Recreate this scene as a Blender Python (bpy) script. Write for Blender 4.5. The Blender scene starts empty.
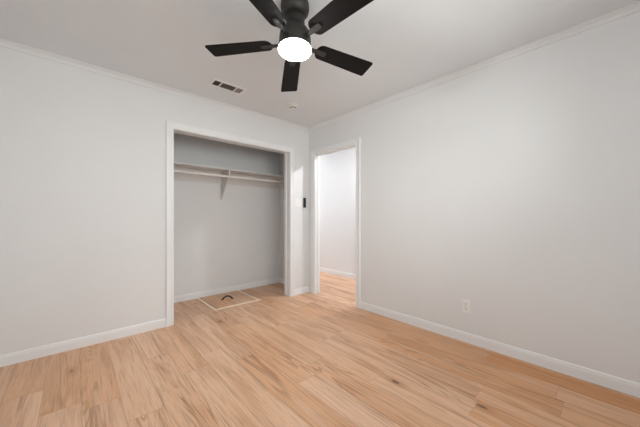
import bpy, bmesh, math, random
from mathutils import Vector, Matrix
PI = math.pi
random.seed(7)
scene = bpy.context.scene
COL = scene.collection

# ------------------------------------------------------------------ camera
FWD = math.radians(47.74)
cd = bpy.data.cameras.new('camera')
cam = bpy.data.objects.new('camera', cd)
COL.objects.link(cam)
cd.sensor_width = 36.0
cd.lens = 268.5 / 640 * 36.0
cd.shift_y = 3.8 / 640
cd.clip_start = 0.02
cam.location = (-2.5847, -3.0899, 1.117)
cam.rotation_euler = (PI / 2, 0, FWD - PI / 2)
scene.camera = cam

# ------------------------------------------------------------------ daylight, exposure
world = bpy.data.worlds.new('overcast_sky')
scene.world = world
world.use_nodes = True
bg = world.node_tree.nodes['Background']
bg.inputs['Color'].default_value = (1.0, 0.985, 0.965, 1)
bg.inputs['Strength'].default_value = 7.6
FAN_LIGHT = 98.0        # emission of the fan's lens
FAN_POINT = 6.0         # light the lens throws sideways and up (watts)
HALL_LIGHT = 480.0       # emission of the hall light's diffuser
vs = scene.view_settings
vs.view_transform = 'Standard'
vs.look = 'None'
vs.gamma = 1.0
vs.use_curve_mapping = False
vs.exposure = 0.25

def portal(loc, rot, sx, sy):
    l = bpy.data.lights.new('window_portal', 'AREA')
    l.shape = 'RECTANGLE'; l.size = sx; l.size_y = sy
    l.cycles.is_portal = True
    o = bpy.data.objects.new('window_portal', l)
    o.location = loc; o.rotation_euler = rot
    COL.objects.link(o)

# ------------------------------------------------------------------ materials
def new_mat(name, color=(0.8, 0.8, 0.8), rough=0.5, metal=0.0, spec=0.5):
    m = bpy.data.materials.new(name)
    m.use_nodes = True
    b = m.node_tree.nodes['Principled BSDF']
    b.inputs['Base Color'].default_value = (*color, 1)
    b.inputs['Roughness'].default_value = rough
    b.inputs['Metallic'].default_value = metal
    b.inputs['Specular IOR Level'].default_value = spec
    return m, m.node_tree, b

def painted(name, color, rough, bump, scale, vary=0.015):
    m, t, b = new_mat(name, color, rough, 0, 0.3)
    N, L = t.nodes, t.links
    tc = N.new('ShaderNodeTexCoord')
    n = N.new('ShaderNodeTexNoise'); n.inputs['Scale'].default_value = scale; n.inputs['Detail'].default_value = 4
    L.new(tc.outputs['Object'], n.inputs['Vector'])
    bp = N.new('ShaderNodeBump'); bp.inputs['Strength'].default_value = bump; bp.inputs['Distance'].default_value = 0.002
    L.new(n.outputs['Fac'], bp.inputs['Height']); L.new(bp.outputs['Normal'], b.inputs['Normal'])
    n2 = N.new('ShaderNodeTexNoise'); n2.inputs['Scale'].default_value = 1.3; n2.inputs['Detail'].default_value = 2
    L.new(tc.outputs['Object'], n2.inputs['Vector'])
    r = N.new('ShaderNodeValToRGB')
    r.color_ramp.elements[0].position = 0.3; r.color_ramp.elements[1].position = 0.7
    r.color_ramp.elements[0].color = (*[c * (1 - vary) for c in color], 1)
    r.color_ramp.elements[1].color = (*[min(1, c * (1 + vary)) for c in color], 1)
    L.new(n2.outputs['Fac'], r.inputs['Fac']); L.new(r.outputs['Color'], b.inputs['Base Color'])
    return m

M_WALL = painted('wall_paint', (0.785, 0.793, 0.803), 0.6, 0.25, 130)
M_CEIL = painted('ceiling_paint', (0.79, 0.825, 0.86), 0.85, 0.35, 80)
M_TRIM = painted('trim_paint', (0.85, 0.86, 0.875), 0.35, 0.05, 60, 0.005)
M_PLASTIC, _, _ = new_mat('white_plastic', (0.87, 0.86, 0.85), 0.35)
M_DET, _, _ = new_mat('detector_white', (0.80, 0.79, 0.78), 0.5)
M_BLACK, _, _ = new_mat('black_plastic', (0.004, 0.004, 0.007), 0.3)
M_DARKHOLE, _, _ = new_mat('duct_dark', (0.045, 0.042, 0.04), 0.8)
M_SCREW, _, _ = new_mat('screw_metal', (0.5, 0.5, 0.5), 0.35, 0.8)
M_HANDLE, _, _ = new_mat('black_iron', (0.02, 0.017, 0.016), 0.45, 0.3)
M_BRONZE, _, _ = new_mat('dark_bronze', (0.026, 0.023, 0.021), 0.5, 0.2)
M_SHELF = painted('shelf_paint', (0.74, 0.72, 0.71), 0.45, 0.05, 60, 0.005)
M_ROD, _, _ = new_mat('rod_white', (0.84, 0.82, 0.81), 0.3)

def blade_mat():
    m, t, b = new_mat('fan_blade_black', (0.02, 0.018, 0.018), 0.6, 0, 0.15)
    N, L = t.nodes, t.links
    tc = N.new('ShaderNodeTexCoord'); mp = N.new('ShaderNodeMapping')
    mp.inputs['Scale'].default_value = (4, 120, 10)
    n = N.new('ShaderNodeTexNoise'); n.inputs['Scale'].default_value = 1
    L.new(tc.outputs['Object'], mp.inputs['Vector']); L.new(mp.outputs['Vector'], n.inputs['Vector'])
    r = N.new('ShaderNodeValToRGB')
    r.color_ramp.elements[0].color = (0.0035, 0.003, 0.003, 1); r.color_ramp.elements[1].color = (0.008, 0.0065, 0.0065, 1)
    L.new(n.outputs['Fac'], r.inputs['Fac']); L.new(r.outputs['Color'], b.inputs['Base Color'])
    return m
M_BLADE = blade_mat()

def emit_mat(name, col, s):
    m, t, b = new_mat(name, (0.9, 0.9, 0.9), 0.4)
    b.inputs['Emission Color'].default_value = (*col, 1)
    b.inputs['Emission Strength'].default_value = s
    return m
M_LENS = emit_mat('fan_lens_lit', (0.97, 0.99, 1.0), FAN_LIGHT)
M_HALLGLOW = emit_mat('hall_diffuser_lit', (0.98, 0.99, 1.0), HALL_LIGHT)
M_HALLGLOW_FAR = emit_mat('hall_far_diffuser_lit', (0.98, 0.99, 1.0), HALL_LIGHT * 1.5)

def glass_mat():
    m, t, b = new_mat('window_glass', (1, 1, 1), 0.0)
    N, L = t.nodes, t.links
    tr = N.new('ShaderNodeBsdfTransparent'); tr.inputs['Color'].default_value = (0.95, 0.97, 0.96, 1)
    gl = N.new('ShaderNodeBsdfGlossy'); gl.inputs['Roughness'].default_value = 0.02
    fr = N.new('ShaderNodeFresnel'); fr.inputs['IOR'].default_value = 1.45
    mx = N.new('ShaderNodeMixShader')
    L.new(fr.outputs['Fac'], mx.inputs['Fac']); L.new(tr.outputs[0], mx.inputs[1]); L.new(gl.outputs[0], mx.inputs[2])
    L.new(mx.outputs[0], N['Material Output'].inputs['Surface'])
    return m
M_GLASS = glass_mat()

def oak(name='oak_planks', use_attr=True, light=False):
    m, t, b = new_mat(name, (0.6, 0.4, 0.25), 0.45, 0, 0.45)
    N, L = t.nodes, t.links
    def math_(op, a, c=None, clamp=False):
        n = N.new('ShaderNodeMath'); n.operation = op; n.use_clamp = clamp
        for i, v in enumerate((a, c)):
            if v is None: continue
            if isinstance(v, (int, float)): n.inputs[i].default_value = v
            else: L.new(v, n.inputs[i])
        return n.outputs[0]
    def noise(vec, scale, detail=4, rough=0.55, dist=0.0):
        mp = N.new('ShaderNodeMapping'); mp.inputs['Scale'].default_value = scale
        L.new(vec, mp.inputs['Vector'])
        n = N.new('ShaderNodeTexNoise'); n.inputs['Scale'].default_value = 1
        n.inputs['Detail'].default_value = detail; n.inputs['Roughness'].default_value = rough
        n.inputs['Distortion'].default_value = dist
        L.new(mp.outputs['Vector'], n.inputs['Vector'])
        return n.outputs['Fac']
    def smooth(v, a, c, lo=0.0, hi=1.0):
        n = N.new('ShaderNodeMapRange'); n.interpolation_type = 'SMOOTHSTEP'
        for i, q in enumerate((None, a, c, lo, hi)):
            if q is not None: n.inputs[i].default_value = q
        L.new(v, n.inputs[0]); return n.outputs[0]
    def mix(fac, c1, c2, mode='MIX'):
        n = N.new('ShaderNodeMix'); n.data_type = 'RGBA'; n.blend_type = mode
        for i, q in ((0, fac), (6, c1), (7, c2)):
            if isinstance(q, (int, float)): n.inputs[i].default_value = q
            elif isinstance(q, tuple): n.inputs[i].default_value = (*q, 1)
            else: L.new(q, n.inputs[i])
        return n.outputs[2]
    tc = N.new('ShaderNodeTexCoord')
    at = N.new('ShaderNodeAttribute'); at.attribute_name = 'plank'
    sp = N.new('ShaderNodeSeparateColor'); L.new(at.outputs['Color'], sp.inputs[0])
    tone, off, kind = sp.outputs[0], sp.outputs[1], sp.outputs[2]
    cx = N.new('ShaderNodeCombineXYZ')
    L.new(math_('MULTIPLY', off, 17.3), cx.inputs[0]); L.new(math_('MULTIPLY', off, 91.7), cx.inputs[1]); L.new(math_('MULTIPLY', off, 43.1), cx.inputs[2])
    va = N.new('ShaderNodeVectorMath'); va.operation = 'ADD'
    L.new(tc.outputs['Object'], va.inputs[0]); L.new(cx.outputs[0], va.inputs[1])
    P = va.outputs[0]
    broad = noise(P, (7, 0.7, 1), 3, 0.5, 0.8)
    streak = noise(P, (27, 1.0, 1), 5, 0.62, 1.2)
    fine = noise(P, (120, 5, 1), 3, 0.6, 0.2)
    cath = noise(P, (6.5, 0.5, 1), 2.5, 0.45, 0.4)
    rings = math_('SINE', math_('MULTIPLY', cath, 120.0))
    rings = smooth(rings, 0.15, 1.0)
    rmask = smooth(noise(P, (5.0, 0.8, 2), 2), 0.42, 0.56)
    # knots
    vm = N.new('ShaderNodeMapping'); vm.inputs['Scale'].default_value = (5.2, 2.3, 1); L.new(P, vm.inputs['Vector'])
    vo = N.new('ShaderNodeTexVoronoi'); vo.inputs['Scale'].default_value = 1; L.new(vm.outputs['Vector'], vo.inputs['Vector'])
    vs_ = N.new('ShaderNodeSeparateColor'); L.new(vo.outputs['Color'], vs_.inputs[0])
    kd = math_('ADD', vo.outputs['Distance'], math_('MULTIPLY', math_('SUBTRACT', streak, 0.5), 0.16))
    on = smooth(vs_.outputs[0], 0.50, 0.54)
    knot = math_('MULTIPLY', smooth(kd, 0.045, 0.10, 1.0, 0.0), on)
    halo = math_('MULTIPLY', smooth(kd, 0.05, 0.30, 1.0, 0.0), on)
    A = (0.78, 0.505, 0.335)     # pale plank
    B = (0.62, 0.280, 0.098)     # warm plank
    D = (0.27, 0.115, 0.050)      # dark grain
    base = mix(tone, A, B)
    base = mix(math_('MULTIPLY', smooth(broad, 0.45, 0.68), 0.50), base, (0.47, 0.225, 0.105))
    base = mix(math_('MULTIPLY', smooth(streak, 0.50, 0.72), 0.50), base, D)
    base = mix(math_('MULTIPLY', math_('MULTIPLY', math_('MULTIPLY', rings, rmask), smooth(kind, 0.25, 0.5)), 0.55), base, D)
    base = mix(math_('MULTIPLY', smooth(fine, 0.45, 0.68), 0.28), base, D)
    base = mix(math_('MULTIPLY', smooth(noise(P, (24, 1.1, 3), 3), 0.52, 0.75), 0.30), base, (0.80, 0.63, 0.49))
    base = mix(math_('MULTIPLY', halo, 0.50), base, (0.46, 0.20, 0.075))
    base = mix(math_('MULTIPLY', knot, 0.85), base, (0.10, 0.045, 0.022))
    L.new(base, b.inputs['Base Color'])
    rr = N.new('ShaderNodeMapRange'); rr.inputs[3].default_value = 0.29; rr.inputs[4].default_value = 0.42
    L.new(streak, rr.inputs[0]); L.new(rr.outputs[0], b.inputs['Roughness'])
    bp = N.new('ShaderNodeBump'); bp.inputs['Strength'].default_value = 0.12; bp.inputs['Distance'].default_value = 0.001
    L.new(fine, bp.inputs['Height']); L.new(bp.outputs['Normal'], b.inputs['Normal'])
    return m
M_OAK = oak()
M_GAP, _, _ = new_mat('plank_joint', (0.26, 0.15, 0.09), 0.8)

def pale_wood():
    m, t, b = new_mat('pale_pine', (0.9, 0.68, 0.52), 0.5)
    N, L = t.nodes, t.links
    tc = N.new('ShaderNodeTexCoord')
    n = N.new('ShaderNodeTexNoise'); n.inputs['Scale'].default_value = 30
    L.new(tc.outputs['Object'], n.inputs['Vector'])
    r = N.new('ShaderNodeValToRGB')
    r.color_ramp.elements[0].color = (0.86, 0.70, 0.56, 1); r.color_ramp.elements[1].color = (0.93, 0.80, 0.68, 1)
    L.new(n.outputs['Fac'], r.inputs['Fac']); L.new(r.outputs['Color'], b.inputs['Base Color'])
    return m
M_PINE = pale_wood()

# ------------------------------------------------------------------ mesh helpers
def bx(bm, x0, x1, y0, y1, z0, z1):
    v = [bm.verts.new((x, y, z)) for z in (z0, z1) for (x, y) in ((x0, y0), (x1, y0), (x1, y1), (x0, y1))]
    for f in ((3, 2, 1, 0), (4, 5, 6, 7), (0, 1, 5, 4), (1, 2, 6, 5), (2, 3, 7, 6), (3, 0, 4, 7)):
        bm.faces.new([v[i] for i in f])
    return v

def lathe(bm, prof, seg=48, cx=0.0, cy=0.0):
    """profile of (radius, z) from top to bottom; closed at ends where radius is 0"""
    rings = []
    for r, z in prof:
        if r < 1e-6: rings.append([bm.verts.new((cx, cy, z))])
        else: rings.append([bm.verts.new((cx + r * math.cos(2 * PI * i / seg), cy + r * math.sin(2 * PI * i / seg), z)) for i in range(seg)])
    for a, b in zip(rings, rings[1:]):
        for i in range(seg):
            j = (i + 1) % seg
            if len(a) == 1 and len(b) == 1: continue
            if len(a) == 1: bm.faces.new((a[0], b[i], b[j]))
            elif len(b) == 1: bm.faces.new((a[i], b[0], a[j]))
            else: bm.faces.new((a[i], b[i], b[j], a[j]))

def tube(bm, pts, r, seg=16, cap=True):
    pts = [Vector(p) for p in pts]
    rings = []
    up = Vector((0, 0, 1))
    for i, p in enumerate(pts):
        d = (pts[min(i + 1, len(pts) - 1)] - pts[max(i - 1, 0)]).normalized()
        s = d.cross(up if abs(d.dot(up)) < 0.98 else Vector((1, 0, 0))).normalized()
        u = s.cross(d).normalized()
        rings.append([bm.verts.new(p + r * (math.cos(2 * PI * k / seg) * s + math.sin(2 * PI * k / seg) * u)) for k in range(seg)])
    for a, b in zip(rings, rings[1:]):
        for k in range(seg):
            bm.faces.new((a[k], a[(k + 1) % seg], b[(k + 1) % seg], b[k]))
    if cap:
        bm.faces.new(rings[0][::-1]); bm.faces.new(rings[-1])

def prism(bm, poly, z0, z1):
    a = [bm.verts.new((x, y, z0)) for x, y in poly]
    b = [bm.verts.new((x, y, z1)) for x, y in poly]
    n = len(poly)
    bm.faces.new(a[::-1]); bm.faces.new(b)
    for i in range(n): bm.faces.new((a[i], a[(i + 1) % n], b[(i + 1) % n], b[i]))

def sweep(bm, prof, path):
    """mitred straight mouldings: prof points (u,v); path = list of functions mapping (u,v)->Vector"""
    rings = [[bm.verts.new(f(u, v)) for u, v in prof] for f in path]
    n = len(prof)
    for a, b in zip(rings, rings[1:]):
        for k in range(n):
            bm.faces.new((a[k], a[(k + 1) % n], b[(k + 1) % n], b[k]))
    bm.faces.new(rings[0][::-1]); bm.faces.new(rings[-1])

def obj(name, bm, mat, parent=None, bevel=0.0, smooth=False, loc=None, segs=2):
    bmesh.ops.recalc_face_normals(bm, faces=bm.faces)
    me = bpy.data.meshes.new(name)
    bm.to_mesh(me); bm.free()
    for m in (mat if isinstance(mat, (list, tuple)) else [mat]): me.materials.append(m)
    if smooth:
        for p in me.polygons: p.use_smooth = True
        try: me.set_sharp_from_angle(angle=math.radians(35))
        except Exception: pass
    o = bpy.data.objects.new(name, me)
    COL.objects.link(o)
    if parent is not None: o.parent = parent
    if loc: o.location = loc
    if bevel > 0:
        md = o.modifiers.new('bevel', 'BEVEL'); md.width = bevel; md.segments = segs
        md.limit_method = 'ANGLE'; md.angle_limit = math.radians(40)
    return o

def boxes(lst):
    bm = bmesh.new()
    for b in lst: bx(bm, *b)
    return bm

def struct(name, bm, mat, parent=None, **k):
    o = obj(name, bm, mat, parent, **k)
    if parent is None: o['kind'] = 'structure'
    return o

def tag(o, label, cat, group=None):
    o['label'] = label; o['category'] = cat
    if group: o['group'] = group
    return o

def thing(name, label, cat, loc=(0, 0, 0), rotz=0.0, group=None):
    o = bpy.data.objects.new(name, None); COL.objects.link(o)
    o.empty_display_size = 0.1
    o.location = loc; o.rotation_euler = (0, 0, rotz)
    return tag(o, label, cat, group)

# ------------------------------------------------------------------ dimensions
H = 2.44
T = 0.12
TR = 0.085                     # thickness of the wall with the doorway
XL, YN = -3.30, -3.60           # room's left and near walls (inner faces)
CX0, CX1 = -1.839, -0.348       # closet opening
CH = 2.038
CYB = 0.79                       # closet's back wall
CXL = -2.15                      # closet's left wall
DY0, DY1 = -0.918, -0.138       # doorway in the right wall
DH = 2.030
HX = 1.15                        # hall's far wall
HY0, HY1 = -2.6, 3.3

# ------------------------------------------------------------------ floor
def build_floor():
    bm = bmesh.new()
    lay = bm.loops.layers.color.new('plank')
    W, G, LEN = 0.18, 0.0006, 1.22
    x_hi, x_lo = HX + 0.10, XL - 0.10
    y_lo, y_hi = YN - 0.10, HY1 + 0.10
    known = {14: -0.92, 11: -0.61, 10: -1.015, 8: -1.10, 7: -1.655, 3: -1.285, 4: -2.53, 0: -2.40, 2: -2.88,
             13: -1.02, 12: -1.30, 9: -2.05, 5: -0.75, 6: -0.30, 1: -1.62, 15: -0.60, 16: -1.0}
    # tone of the plank on the near side / far side of the known joint
    tones = {15: (0.2, 0.65), 14: (0.1, 0.65), 13: (0.25, 0.70), 12: (0.40, 0.45), 11: (0.45, 0.1), 10: (0.20, 0.55), 9: (0.45, 0.15),
             8: (0.70, 0.0), 7: (0.15, 0.65), 6: (0.50, 0.35), 5: (0.55, 0.25), 4: (0.80, 0.40), 3: (0.55, 0.65),
             2: (0.75, 0.82), 1: (0.80, 0.70), 0: (1.0, 0.80)}
    rnd = random.Random(21)
    k = -7
    while True:
        xa, xb = -0.04 - W * (k + 1), -0.04 - W * k
        if xb <= x_lo: break
        if xa < x_hi:
            j = known.get(k, rnd.uniform(-1.2, 0))
            n0 = math.floor((y_lo - j) / LEN)
            n = n0
            while j + n * LEN < y_hi:
                a, b_ = max(y_lo, j + n * LEN), min(y_hi, j + (n + 1) * LEN)
                tn = rnd.random() * 0.7
                if 0 <= k <= 4: tn = 0.5 + 0.5 * tn
                if k in tones:
                    if n == -1: tn = tones[k][0]
                    if n == 0: tn = tones[k][1]
                c = (tn, rnd.random(), rnd.random(), 1)
                if b_ - a > 0.01:
                    before = set(bm.faces)
                    bx(bm, max(xa, x_lo) + G, min(xb, x_hi) - G, a + G, b_ - G, -0.008, 0.0)
                    for f in bm.faces:
                        if f not in before:
                            f.material_index = 0
                            for l in f.loops: l[lay] = c
                n += 1
        k += 1
    before = set(bm.faces)
    bx(bm, x_lo, x_hi, y_lo, y_hi, -0.06, -0.0015)
    for f in bm.faces:
        if f not in before:
            f.material_index = 1
            for l in f.loops: l[lay] = (0.9, 0, 0, 1)
    struct('floor', bm, [M_OAK, M_GAP])
build_floor()

# ------------------------------------------------------------------ shell
struct('ceiling', boxes([(XL - T, HX + T, YN - T, HY1 + T, H, H + 0.12)]), M_CEIL)
WX0, WX1, WZ0, WZ1 = -2.60, -0.55, 1.25, 2.18     # window in the near wall
VY0, VY1 = -3.20, -2.42                            # window in the left wall
struct('wall_back', boxes([(XL - T, CX0, 0, T, 0, H), (CX0, CX1, 0, T, CH, H), (CX1, 0, 0, T, 0, H)]), M_WALL)
struct('wall_right', boxes([(0, TR, YN - T, DY0, 0, H), (0, TR, DY0, DY1, DH, H), (0, TR, DY1, HY1, 0, H)]), M_WALL)
struct('wall_near', boxes([(XL - T, WX0, YN - T, YN, 0, H), (WX0, WX1, YN - T, YN, 0, WZ0), (WX0, WX1, YN - T, YN, WZ1, H), (WX1, 0, YN - T, YN, 0, H)]), M_WALL)
struct('wall_left', boxes([(XL - T, XL, YN, VY0, 0, H), (XL - T, XL, VY0, VY1, 0, WZ0), (XL - T, XL, VY0, VY1, WZ1, H), (XL - T, XL, VY1, 0, 0, H)]), M_WALL)
struct('wall_closet_back', boxes([(CXL - T, 0, CYB, CYB + T, 0, H)]), M_WALL)
struct('wall_closet_left', boxes([(CXL - T, CXL, T, CYB, 0, H)]), M_WALL)
struct('wall_hall_far', boxes([(HX, HX + T, HY0 - T, HY1 + T, 0, H)]), M_WALL)
struct('wall_hall_near', boxes([(TR, HX, HY0 - T, HY0, 0, H)]), M_WALL)
struct('wall_hall_end', boxes([(0, HX, HY1, HY1 + T, 0, H)]), M_WALL)

# baseboards: profile (out from wall, height)
BP = [(0, 0), (0.009, 0), (0.009, 0.062), (0.007, 0.070), (0.007, 0.076), (0.004, 0.085), (0, 0.087)]
def base_run(name, p0, p1, n, extra=()):
    """p0->p1 along a wall, n = unit normal pointing into the room"""
    bm = bmesh.new()
    for (a, b, nn) in [(p0, p1, n)] + list(extra):
        for prof in (BP,):
            sweep(bm, prof, [lambda u, v, q=q, nn=nn: Vector((q[0] + nn[0] * u, q[1] + nn[1] * u, v)) for q in (a, b)])
    return struct(name, bm, M_TRIM)
CW = 0.066   # casing width
base_run('baseboard_back', (XL, 0), (CX0 - CW, 0), (0, -1), [((CX1 + CW, 0), (0, 0), (0, -1))])
base_run('baseboard_right', (0, YN), (0, DY0 - 0.066), (-1, 0))
base_run('baseboard_left', (XL, YN), (XL, 0), (1, 0))
base_run('baseboard_near', (XL, YN), (0, YN), (0, 1))
base_run('baseboard_closet_back', (CXL, CYB), (0, CYB), (0, -1))
base_run('baseboard_closet_right', (0, T), (0, CYB - 0.014), (-1, 0))
base_run('baseboard_closet_left', (CXL, T), (CXL, CYB - 0.014), (1, 0))
base_run('baseboard_hall', (HX, HY0), (HX, HY1), (-1, 0))

# crown: small cove along the tops of the walls
CP = [(0, 0), (0.036, 0), (0.036, 0.006), (0.028, 0.010), (0.014, 0.022), (0.008, 0.036), (0.008, 0.044), (0, 0.046)]
def crown(name, corners, n, ends):
    bm = bmesh.new()
    (a, b) = corners
    d = Vector((b[0] - a[0], b[1] - a[1])).normalized()
    def f0(u, v): return Vector((a[0] + n[0] * u + d.x * u * ends[0], a[1] + n[1] * u + d.y * u * ends[0], H - v))
    def f1(u, v): return Vector((b[0] + n[0] * u - d.x * u * ends[1], b[1] + n[1] * u - d.y * u * ends[1], H - v))
    sweep(bm, CP, [f0, f1])
    return struct(name, bm, M_WALL)
crown('trim_1', ((XL, 0), (0, 0)), (0, -1), (1, 1))
crown('trim_2', ((0, 0), (0, YN)), (-1, 0), (1, 1))
crown('trim_3', ((XL, YN), (XL, 0)), (1, 0), (1, 1))
crown('trim_4', ((0, YN), (XL, YN)), (0, 1), (1, 1))

# casings: profile (distance from opening edge outward, projection)
def casing_profile(w):
    return [(0, 0), (0, 0.010), (0.004, 0.013), (w * 0.30, 0.013), (w * 0.36, 0.010), (w * 0.42, 0.013),
            (w * 0.78, 0.015), (w * 0.82, 0.019), (w - 0.002, 0.019), (w, 0.017), (w, 0)]
def casing(name, along, c0, c1, z, plane, sgn, w):
    """along='x' : opening c0..c1 along x on plane y=plane, projecting sgn in y ; 'y' likewise"""
    prof = casing_profile(w)
    def P(a, h, t):
        return Vector((a, plane + sgn * t, h)) if along == 'x' else Vector((plane + sgn * t, a, h))
    bm = bmesh.new()
    sweep(bm, prof, [lambda u, t: P(c0 - u, 0, t), lambda u, t: P(c0 - u, z + u, t),
                     lambda u, t: P(c1 + u, z + u, t), lambda u, t: P(c1 + u, 0, t)])
    return bm
JT = 0.016  # jamb lining thickness sits within the wall opening
# closet casing and jamb
bm = casing('c', 'x', CX0, CX1, CH, 0, -1, CW)
struct('trim_5', bm, M_TRIM)
struct('trim_6', boxes([(CX0 - 0.001, CX0 + 0.006, -0.002, T + 0.002, 0, CH), (CX1 - 0.006, CX1 + 0.001, -0.002, T + 0.002, 0, CH),
                        (CX0, CX1, -0.002, T + 0.002, CH - 0.006, CH + 0.001)]), M_TRIM)
# bypass-door track lip left at the back of the closet header and side stops
struct('trim_7', boxes([(CX1 - 0.018, CX1 - 0.006, T * 0.62, T, 0, CH - 0.006)]), M_TRIM, bevel=0.002)
# doorway casing both sides and jamb
DW = 0.066
struct('trim_8', casing('c', 'y', DY0, DY1, DH, 0, -1, DW), M_TRIM)
struct('trim_9', casing('c', 'y', DY0, DY1, DH, TR, 1, DW), M_TRIM)
struct('trim_10', boxes([(-0.002, TR + 0.002, DY0 - 0.001, DY0 + 0.006, 0, DH), (-0.002, TR + 0.002, DY1 - 0.006, DY1 + 0.001, 0, DH),
                         (-0.002, TR + 0.002, DY0, DY1, DH - 0.006, DH + 0.001),
                         (0.036, 0.072, DY1 - 0.016, DY1 - 0.006, 0, DH - 0.006), (0.036, 0.072, DY0 + 0.006, DY0 + 0.016, 0, DH - 0.006),
                         (0.036, 0.072, DY0 + 0.006, DY1 - 0.006, DH - 0.016, DH - 0.006)]), M_TRIM)

# windows behind the camera
def window(name, along, a0, a1, plane, out):
    fr = bmesh.new()
    def B(x0, x1, d0, d1, z0, z1):
        lo, hi = sorted((plane + out * d0, plane + out * d1))
        if along == 'x': bx(fr, x0, x1, lo, hi, z0, z1)
        else: bx(fr, lo, hi, x0, x1, z0, z1)
    f = 0.045
    B(a0, a0 + f, 0.02, T, WZ0, WZ1); B(a1 - f, a1, 0.02, T, WZ0, WZ1)
    B(a0 + f, a1 - f, 0.02, T, WZ0, WZ0 + f); B(a0 + f, a1 - f, 0.02, T, WZ1 - f, WZ1)
    zm = (WZ0 + WZ1) / 2
    B(a0 + f, a1 - f, 0.03, T - 0.02, zm - 0.02, zm + 0.02)
    # casing on the room face
    c = 0.06
    B(a0 - c, a0, -0.016, 0, WZ0 - c, WZ1 + c); B(a1, a1 + c, -0.016, 0, WZ0 - c, WZ1 + c)
    B(a0, a1, -0.016, 0, WZ1, WZ1 + c); B(a0, a1, -0.03, 0, WZ0 - 0.025, WZ0)
    w = struct(name, fr, M_TRIM)
    g = bmesh.new()
    lo, hi = sorted((plane + out * 0.068, plane + out * 0.072))
    if along == 'x': bx(g, a0 + f, a1 - f, lo, hi, WZ0 + f, WZ1 - f)
    else: bx(g, lo, hi, a0 + f, a1 - f, WZ0 + f, WZ1 - f)
    obj('window_glass', g, M_GLASS, w)
window('window_1', 'x', WX0, WX1, YN, -1)
window('window_2', 'y', VY0, VY1, XL, -1)
portal(((WX0 + WX1) / 2, YN - T - 0.02, (WZ0 + WZ1) / 2), (PI / 2, 0, 0), WX1 - WX0, WZ1 - WZ0)
portal((XL - T - 0.02, (VY0 + VY1) / 2, (WZ0 + WZ1) / 2), (PI / 2, 0, -PI / 2), VY1 - VY0, WZ1 - WZ0)

# ------------------------------------------------------------------ ceiling fan
FC = Vector((-1.581, -1.755, 0))
fan = thing('ceiling_fan', 'black five-blade ceiling fan with a round lit white light in its middle', 'ceiling fan', (FC.x, FC.y, H))
tx, ty = -0.048, -0.052
nrm = Vector((-tx, -ty, 1)).normalized()
TILT = Vector((0, 0, 1)).rotation_difference(nrm).to_matrix().to_4x4()
ZB = 2.196 - H
TILT = Matrix.Translation((0, 0, ZB)) @ TILT @ Matrix.Translation((0, 0, -ZB))
bm = bmesh.new()
lathe(bm, [(0, 0), (0.076, 0), (0.086, -0.004), (0.088, -0.035), (0.084, -0.055), (0.072, -0.072), (0.060, -0.080), (0, -0.080)])
obj('canopy', bm, M_BRONZE, fan, smooth=True)
bm = bmesh.new()
lathe(bm, [(0, -0.070), (0.059, -0.070), (0.058, -0.105), (0.060, -0.130), (0.068, -0.150), (0.083, -0.170), (0.094, -0.190),
           (0.097, -0.215), (0.099, -0.262), (0.103, -0.268), (0.1045, -0.285), (0.1025, -0.2895), (0, -0.2895)])
bm.transform(TILT)
obj('motor_housing', bm, M_BRONZE, fan, smooth=True)
bm = bmesh.new()
lathe(bm, [(0.099, -0.287), (0.1015, -0.2895), (0.101, -0.293), (0.096, -0.296), (0.085, -0.298), (0.06, -0.2995), (0.03, -0.3005), (0, -0.301)])
bm.transform(TILT)
obj('light_lens', bm, M_LENS, fan, smooth=True)

fl = bpy.data.lights.new('fan_lamp', 'POINT')
fl.energy = FAN_POINT; fl.shadow_soft_size = 0.02; fl.color = (0.97, 0.99, 1.0)
flo = bpy.data.objects.new('fan_lamp', fl); COL.objects.link(flo); flo.parent = fan
flo.location = TILT @ Vector((0, 0, -0.328))
R0, R1, WR, WT, PIT = 0.145, 0.564, 0.055, 0.067, -0.16
def blade_outline():
    p = []
    # root: rounded shoulder
    for i in range(9):
        a = PI / 2 + PI * i / 8
        p.append((R0 + 0.040 + 0.040 * math.cos(a), WR * math.sin(a) * (1.0)))
    rc = 0.014
    for i in range(7):
        a = -PI / 2 + PI / 2 * i / 6
        p.append((R1 - rc + rc * math.cos(a), -WT + rc + rc * math.sin(a)))
    for i in range(7):
        a = PI / 2 * i / 6
        p.append((R1 - rc + rc * math.cos(a), WT - rc + rc * math.sin(a)))
    return p
first = None
for k in range(5):
    ang = 1.014 + k * 2 * PI / 5
    Mx = TILT @ Matrix.Translation((0, 0, ZB)) @ Matrix.Rotation(ang, 4, 'Z') @ Matrix.Rotation(PIT, 4, 'X')
    if first is None:
        bm = bmesh.new(); prism(bm, blade_outline(), -0.003, 0.003)
        bl = obj('fan_blade', bm, M_BLADE, fan, bevel=0.0015)
        bm = bmesh.new()
        prism(bm, [(0.088, -0.016), (0.125, -0.013), (0.16, -0.017), (0.205, -0.019), (0.218, -0.012), (0.218, 0.012), (0.205, 0.019), (0.16, 0.017), (0.125, 0.013), (0.088, 0.016)], -0.009, -0.003)
        for sx, sy in ((0.175, 0), (0.203, 0.009), (0.203, -0.009)):
            lathe(bm, [(0, -0.0085), (0.004, -0.0085), (0.0045, -0.010), (0, -0.012)], 10, sx, sy)
        br = obj('blade_bracket', bm, M_BRONZE, bl, smooth=True)
        first = (bl, br)
    else:
        bl = first[0].copy(); COL.objects.link(bl); bl.parent = fan
        br = first[1].copy(); COL.objects.link(br); br.parent = bl
    bl.matrix_local = Mx

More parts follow.
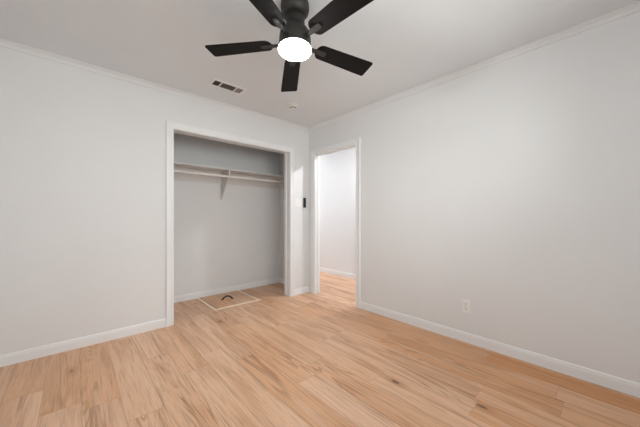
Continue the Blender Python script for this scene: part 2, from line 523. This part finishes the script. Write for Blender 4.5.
# ------------------------------------------------------------------ ceiling vent
vx0, vx1, vy0, vy1 = -1.592, -1.300, -0.500, -0.396
vent = thing('ceiling_vent', 'white rectangular louvred air vent with dark slots in the ceiling', 'air vent', ((vx0 + vx1) / 2, (vy0 + vy1) / 2, H))
ox, oy = vent.location.x, vent.location.y
hx, hy = (vx1 - vx0) / 2, (vy1 - vy0) / 2
fw = 0.026
s1, s2 = -1.523 - ox, -1.368 - ox
b5 = 0.0055
bm = boxes([(-hx - fw, hx + fw, hy, hy + fw, -0.006, 0), (-hx - fw, hx + fw, -hy - fw, -hy, -0.006, 0),
            (-hx - fw, -hx, -hy, hy, -0.006, 0), (hx, hx + fw, -hy, hy, -0.006, 0),
            (s1 - b5, s1 + b5, -hy, hy, -0.007, 0), (s2 - b5, s2 + b5, -hy, hy, -0.007, 0)])
obj('vent_frame', bm, M_PLASTIC, vent, bevel=0.0015)
obj('vent_duct', boxes([(-hx, hx, -hy, hy, -0.0012, 0)]), M_DARKHOLE, vent)
def louvres(x0, x1, n, axis, tilt):
    bm = bmesh.new()
    for i in range(n):
        if axis == 'x':      # slats running along x
            c = -hy + (i + 0.5) * 2 * hy / n
            v = bx(bm, x0, x1, -0.0045, 0.0045, -0.0004, 0.0004)
            m = Matrix.Translation((0, c, -0.0042)) @ Matrix.Rotation(tilt, 4, 'X')
        else:
            c = x0 + (i + 0.5) * (x1 - x0) / n
            v = bx(bm, -0.0045, 0.0045, -hy, hy, -0.0004, 0.0004)
            m = Matrix.Translation((c, 0, -0.0042)) @ Matrix.Rotation(tilt, 4, 'Y')
        bmesh.ops.transform(bm, matrix=m, verts=v)
    return bm
M_SLAT, _, _ = new_mat('vent_slat_grey', (0.26, 0.25, 0.24), 0.5)
obj('louvre', louvres(-hx, s1 - b5, 5, 'y', -0.9), M_SLAT, vent)
obj('louvre', louvres(s1 + b5, s2 - b5, 9, 'x', 0.35), M_SLAT, vent)
obj('louvre', louvres(s2 + b5, hx, 7, 'y', 0.35), M_SLAT, vent)

# ------------------------------------------------------------------ smoke detector
sd = thing('smoke_detector', 'small round white smoke detector on the ceiling behind the fan', 'smoke detector', (-0.693, -0.535, H))
bm = bmesh.new(); lathe(bm, [(0, 0), (0.069, 0), (0.069, -0.010), (0.066, -0.013), (0, -0.013)])
obj('mounting_base', bm, M_DET, sd, smooth=True)
bm = bmesh.new(); lathe(bm, [(0, -0.012), (0.048, -0.012), (0.050, -0.018), (0.062, -0.019), (0.061, -0.026), (0.050, -0.034), (0.028, -0.039), (0, -0.040)])
obj('cover', bm, M_DET, sd, smooth=True)
bm = bmesh.new()
arc = [0.038 * Vector((math.cos(a), math.sin(a), 0)) for a in [math.radians(47.7 + 180 + q) for q in range(-66, 67, 6)]]
tube(bm, [(p.x, p.y, -0.0365) for p in arc], 0.0050, 8)
obj('sounder_slot', bm, M_DARKHOLE, sd, smooth=True)

# ------------------------------------------------------------------ closet shelf, rod
ZS = 1.780; SY0 = 0.49
sh = thing('closet_shelf', 'long white painted board shelf spanning the open closet', 'shelf', (0, CYB, ZS))
def rel(o, l): return boxes([(a - o.location.x, b - o.location.x, c - o.location.y, d - o.location.y, e - o.location.z, f - o.location.z) for a, b, c, d, e, f in l])
obj('shelf_board', rel(sh, [(CXL + 0.002, -0.002, SY0, CYB - 0.002, ZS - 0.009, ZS + 0.009)]), M_SHELF, sh, bevel=0.002)
CL0 = 1.608
obj('cleat', rel(sh, [(CXL + 0.002, -0.002, CYB - 0.020, CYB - 0.001, CL0, ZS - 0.009)]), M_SHELF, sh, bevel=0.0015)
obj('cleat', rel(sh, [(-0.020, -0.001, SY0 + 0.0, CYB - 0.021, CL0, ZS - 0.009)]), M_SHELF, sh, bevel=0.0015)
obj('cleat', rel(sh, [(CXL + 0.001, CXL + 0.020, SY0 + 0.0, CYB - 0.021, CL0, ZS - 0.009)]), M_SHELF, sh, bevel=0.0015)
# bracket
XB = -1.012
RODY, RODZ, RR = 0.525, 1.684, 0.016
bm = bmesh.new()
def yz_plate(poly, x0, x1):
    a = [bm.verts.new((x0 - 0, y - CYB, z - ZS)) for y, z in poly]; b = [bm.verts.new((x1, y - CYB, z - ZS)) for y, z in poly]
    bm.faces.new(a[::-1]); bm.faces.new(b)
    for i in range(len(poly)): bm.faces.new((a[i], a[(i + 1) % len(poly)], b[(i + 1) % len(poly)], b[i]))
yz_plate([(CYB - 0.004, 1.375), (CYB - 0.001, 1.375), (CYB - 0.001, CL0 - 0.002), (CYB - 0.004, CL0 - 0.002)], XB - 0.016, XB + 0.016)
yz_plate([(0.505, ZS - 0.014), (CYB - 0.022, ZS - 0.014), (CYB - 0.022, ZS - 0.0095), (0.505, ZS - 0.0095)], XB - 0.013, XB + 0.013)
# diagonal flange from the foot to under the rod
yz_plate([(CYB - 0.006, 1.372), (CYB - 0.002, 1.385), (RODY + 0.028, RODZ - 0.008), (RODY + 0.012, RODZ - 0.030), (RODY + 0.020, RODZ - 0.034)], XB - 0.008, XB + 0.008)
# web
yz_plate([(CYB - 0.003, 1.385), (CYB - 0.003, CL0 - 0.003), (CYB - 0.022, CL0 - 0.003), (CYB - 0.022, ZS - 0.014), (0.520, ZS - 0.014), (RODY - 0.012, RODZ + 0.02), (RODY + 0.018, RODZ + 0.018), (RODY + 0.022, RODZ - 0.018)], XB - 0.002, XB + 0.002)
obj('shelf_bracket', bm, M_SHELF, sh)
bm = bmesh.new()
hook = [(RODY + (RR + 0.004) * math.cos(a), RODZ + (RR + 0.004) * math.sin(a)) for a in [math.radians(q) for q in range(-20, -201, -20)]]
hook = hook + [(RODY - RR - 0.006, RODZ + 0.03)]
for (ya, za), (yb, zb) in zip(hook, hook[1:]):
    d = Vector((yb - ya, zb - za)).normalized(); q = Vector((-d.y, d.x)) * 0.0015
    yz_plate([(ya - q.x, za - q.y), (yb - q.x, zb - q.y), (yb + q.x, zb + q.y), (ya + q.x, za + q.y)], XB - 0.009, XB + 0.009)
yz_plate([(0.499, RODZ + 0.005), (0.502, RODZ + 0.005), (0.507, ZS - 0.012), (0.504, ZS - 0.012)], XB - 0.009, XB + 0.009)
obj('rod_hook', bm, M_ROD, sh)

rod = thing('closet_rod', 'white round clothes rod hanging just below the closet shelf', 'clothes rod', (0, RODY, RODZ))
bm = bmesh.new(); tube(bm, [(CXL + 0.022, 0, 0), (-0.022, 0, 0)], RR, 24)
obj('rod', bm, M_ROD, rod, smooth=True)
for xx, s in ((-0.0205, -1), (CXL + 0.0205, 1)):
    bm = bmesh.new(); tube(bm, [(xx, 0, 0), (xx + s * 0.012, 0, 0)], RR + 0.010, 24)
    obj('end_socket', bm, M_ROD, rod, smooth=True)

# ------------------------------------------------------------------ floor hatch in the closet
hx0, hx1, hy0, hy1 = -1.362, -0.752, 0.130, CYB - 0.016
hatch = thing('floor_hatch', 'square plank-covered access hatch with pale wood edging in the closet floor', 'floor hatch', ((hx0 + hx1) / 2, (hy0 + hy1) / 2, 0))
hX, hY = (hx1 - hx0) / 2, (hy1 - hy0) / 2
ew = 0.024
def hatch_panel():
    bm = bmesh.new(); lay = bm.loops.layers.color.new('plank')
    edges = [-hX + ew + 0.002, -hX + ew + 0.11, -hX + ew + 0.29, -hX + ew + 0.47, hX - ew - 0.002]
    for i, (a, b) in enumerate(zip(edges, edges[1:])):
        before = set(bm.faces)
        bx(bm, a + 0.0006, b - 0.0006, -hY + ew + 0.002, hY - 0.004, 0.0005, 0.0065)
        c = ((0.65, 0.8, 0.55, 0.7)[i], (0.13, 0.62, 0.37, 0.91)[i], 0, 1)
        for f in bm.faces:
            if f not in before:
                for l in f.loops: l[lay] = c
    return bm
obj('hatch_panel', hatch_panel(), M_OAK, hatch)
obj('edge_strip', boxes([(-hX, -hX + ew, -hY + ew, hY, 0.0005, 0.010)]), M_PINE, hatch, bevel=0.0015)
obj('edge_strip', boxes([(hX - ew, hX, -hY + ew, hY, 0.0005, 0.010)]), M_PINE, hatch, bevel=0.0015)
obj('edge_strip', boxes([(-hX, hX + 0.016, -hY, -hY + ew, 0.0005, 0.010)]), M_PINE, hatch, bevel=0.0015)
# handle: arched pull
p0 = Vector((-1.136, 0.476, 0)); p1 = Vector((-0.990, 0.430, 0))
o_ = Vector(hatch.location)
bm = bmesh.new()
pts = []
for i in range(13):
    t = i / 12
    q = p0.lerp(p1, 0.10 + 0.80 * t) - o_
    q.z = 0.008 + 0.040 * math.sin(PI * t) ** 0.7
    pts.append(q)
tube(bm, pts, 0.010, 12)
for p in (p0.lerp(p1, 0.07), p0.lerp(p1, 0.93)):
    q = p - o_
    lathe(bm, [(0, 0.0135), (0.012, 0.0125), (0.017, 0.009), (0.018, 0.0066), (0, 0.0066)], 20, q.x, q.y)
obj('pull_handle', bm, M_HANDLE, hatch, smooth=True)['label'] = 'black arched pull handle'

# ------------------------------------------------------------------ switch plate and control on the back wall
sw = thing('light_switch', 'white double light switch plate on the wall between closet and doorway', 'light switch', (-0.208, 0, 1.328))
obj('wall_plate', boxes([(-0.057, 0.057, -0.006, 0, -0.058, 0.058)]), M_PLASTIC, sw, bevel=0.003, segs=3)
for x in (-0.023, 0.023):
    bm = bmesh.new(); v = bx(bm, -0.0165, 0.0165, -0.004, 0.003, -0.033, 0.033)
    bmesh.ops.transform(bm, matrix=Matrix.Translation((x, -0.006, 0)) @ Matrix.Rotation(0.06, 4, 'X'), verts=v)
    r_ = obj('rocker', bm, M_PLASTIC, sw, bevel=0.001)
for x in (-0.023, 0.023):
    for z in (-0.048, 0.048):
        bm = bmesh.new(); tube(bm, [(x, -0.0055, z), (x, -0.0072, z)], 0.003, 10)
        obj('screw', bm, M_SCREW, sw)

ctl = thing('wall_control', 'slim black control in a white holder on the wall beside the light switch', 'wall control', (-0.097, 0, 1.328))
obj('holder', boxes([(-0.026, 0.040, -0.008, 0, -0.074, 0.060)]), M_PLASTIC, ctl, bevel=0.003)
obj('control_body', boxes([(-0.022, 0.022, -0.024, -0.008, -0.070, 0.076)]), M_BLACK, ctl, bevel=0.004, segs=3)
M_BTN, _, _ = new_mat('button_grey', (0.06, 0.06, 0.07), 0.4)
for z in (0.05, 0.03, 0.01, -0.01):
    bm = bmesh.new(); tube(bm, [(0, -0.0235, z), (0, -0.0255, z)], 0.006, 14)
    obj('button', bm, M_BTN, ctl)

# ------------------------------------------------------------------ outlet
out = thing('wall_outlet', 'white duplex power outlet low on the right wall above the baseboard', 'outlet', (0, -2.193, 0.322), PI / 2 * 3)
# local: x along wall, -y out of wall
obj('wall_plate', boxes([(-0.036, 0.036, -0.006, 0, -0.058, 0.058)]), M_PLASTIC, out, bevel=0.003, segs=3)
for z in (-0.0205, 0.0205):
    bm = bmesh.new()
    poly = []
    for i in range(24):
        a = 2 * PI * i / 24
        poly.append((max(-0.0135, min(0.0135, 0.0172 * math.cos(a))), 0.0172 * math.sin(a)))
    va = [bm.verts.new((x, -0.0085, z + y)) for x, y in poly]; vb = [bm.verts.new((x, -0.005, z + y)) for x, y in poly]
    bm.faces.new(va); bm.faces.new(vb[::-1])
    for i in range(24): bm.faces.new((va[i], va[(i + 1) % 24], vb[(i + 1) % 24], vb[i]))
    rc = obj('receptacle', bm, M_PLASTIC, out)
    bm = boxes([(-0.0065, -0.0045, -0.0092, -0.0084, z - 0.001, z + 0.008), (0.0045, 0.0065, -0.0092, -0.0084, z - 0.001, z + 0.008)])
    tube(bm, [(0, -0.0084, z - 0.008), (0, -0.0092, z - 0.008)], 0.0028, 10)
    obj('slot', bm, M_DARKHOLE, rc)
bm = bmesh.new(); tube(bm, [(0, -0.0055, 0), (0, -0.0072, 0)], 0.003, 10)
obj('screw', bm, M_SCREW, out)

# ------------------------------------------------------------------ hall ceiling light
for name_y, lab, glow in ((-0.90, 'round white flush ceiling light in the hall, level with the doorway', M_HALLGLOW), (2.2, 'round white flush ceiling light at the far end of the hall', M_HALLGLOW_FAR)):
    hl = thing('hall_light', lab, 'ceiling light', (0.62, name_y, H), 0, 'hall ceiling lights')
    bm = bmesh.new(); lathe(bm, [(0, 0), (0.085, 0), (0.085, -0.014), (0.080, -0.016), (0, -0.016)])
    obj('base', bm, M_PLASTIC, hl, smooth=True)
    bm = bmesh.new(); lathe(bm, [(0.056, -0.0155), (0.056, -0.030), (0.050, -0.040), (0.030, -0.046), (0, -0.048)])
    obj('diffuser', bm, glow, hl, smooth=True)
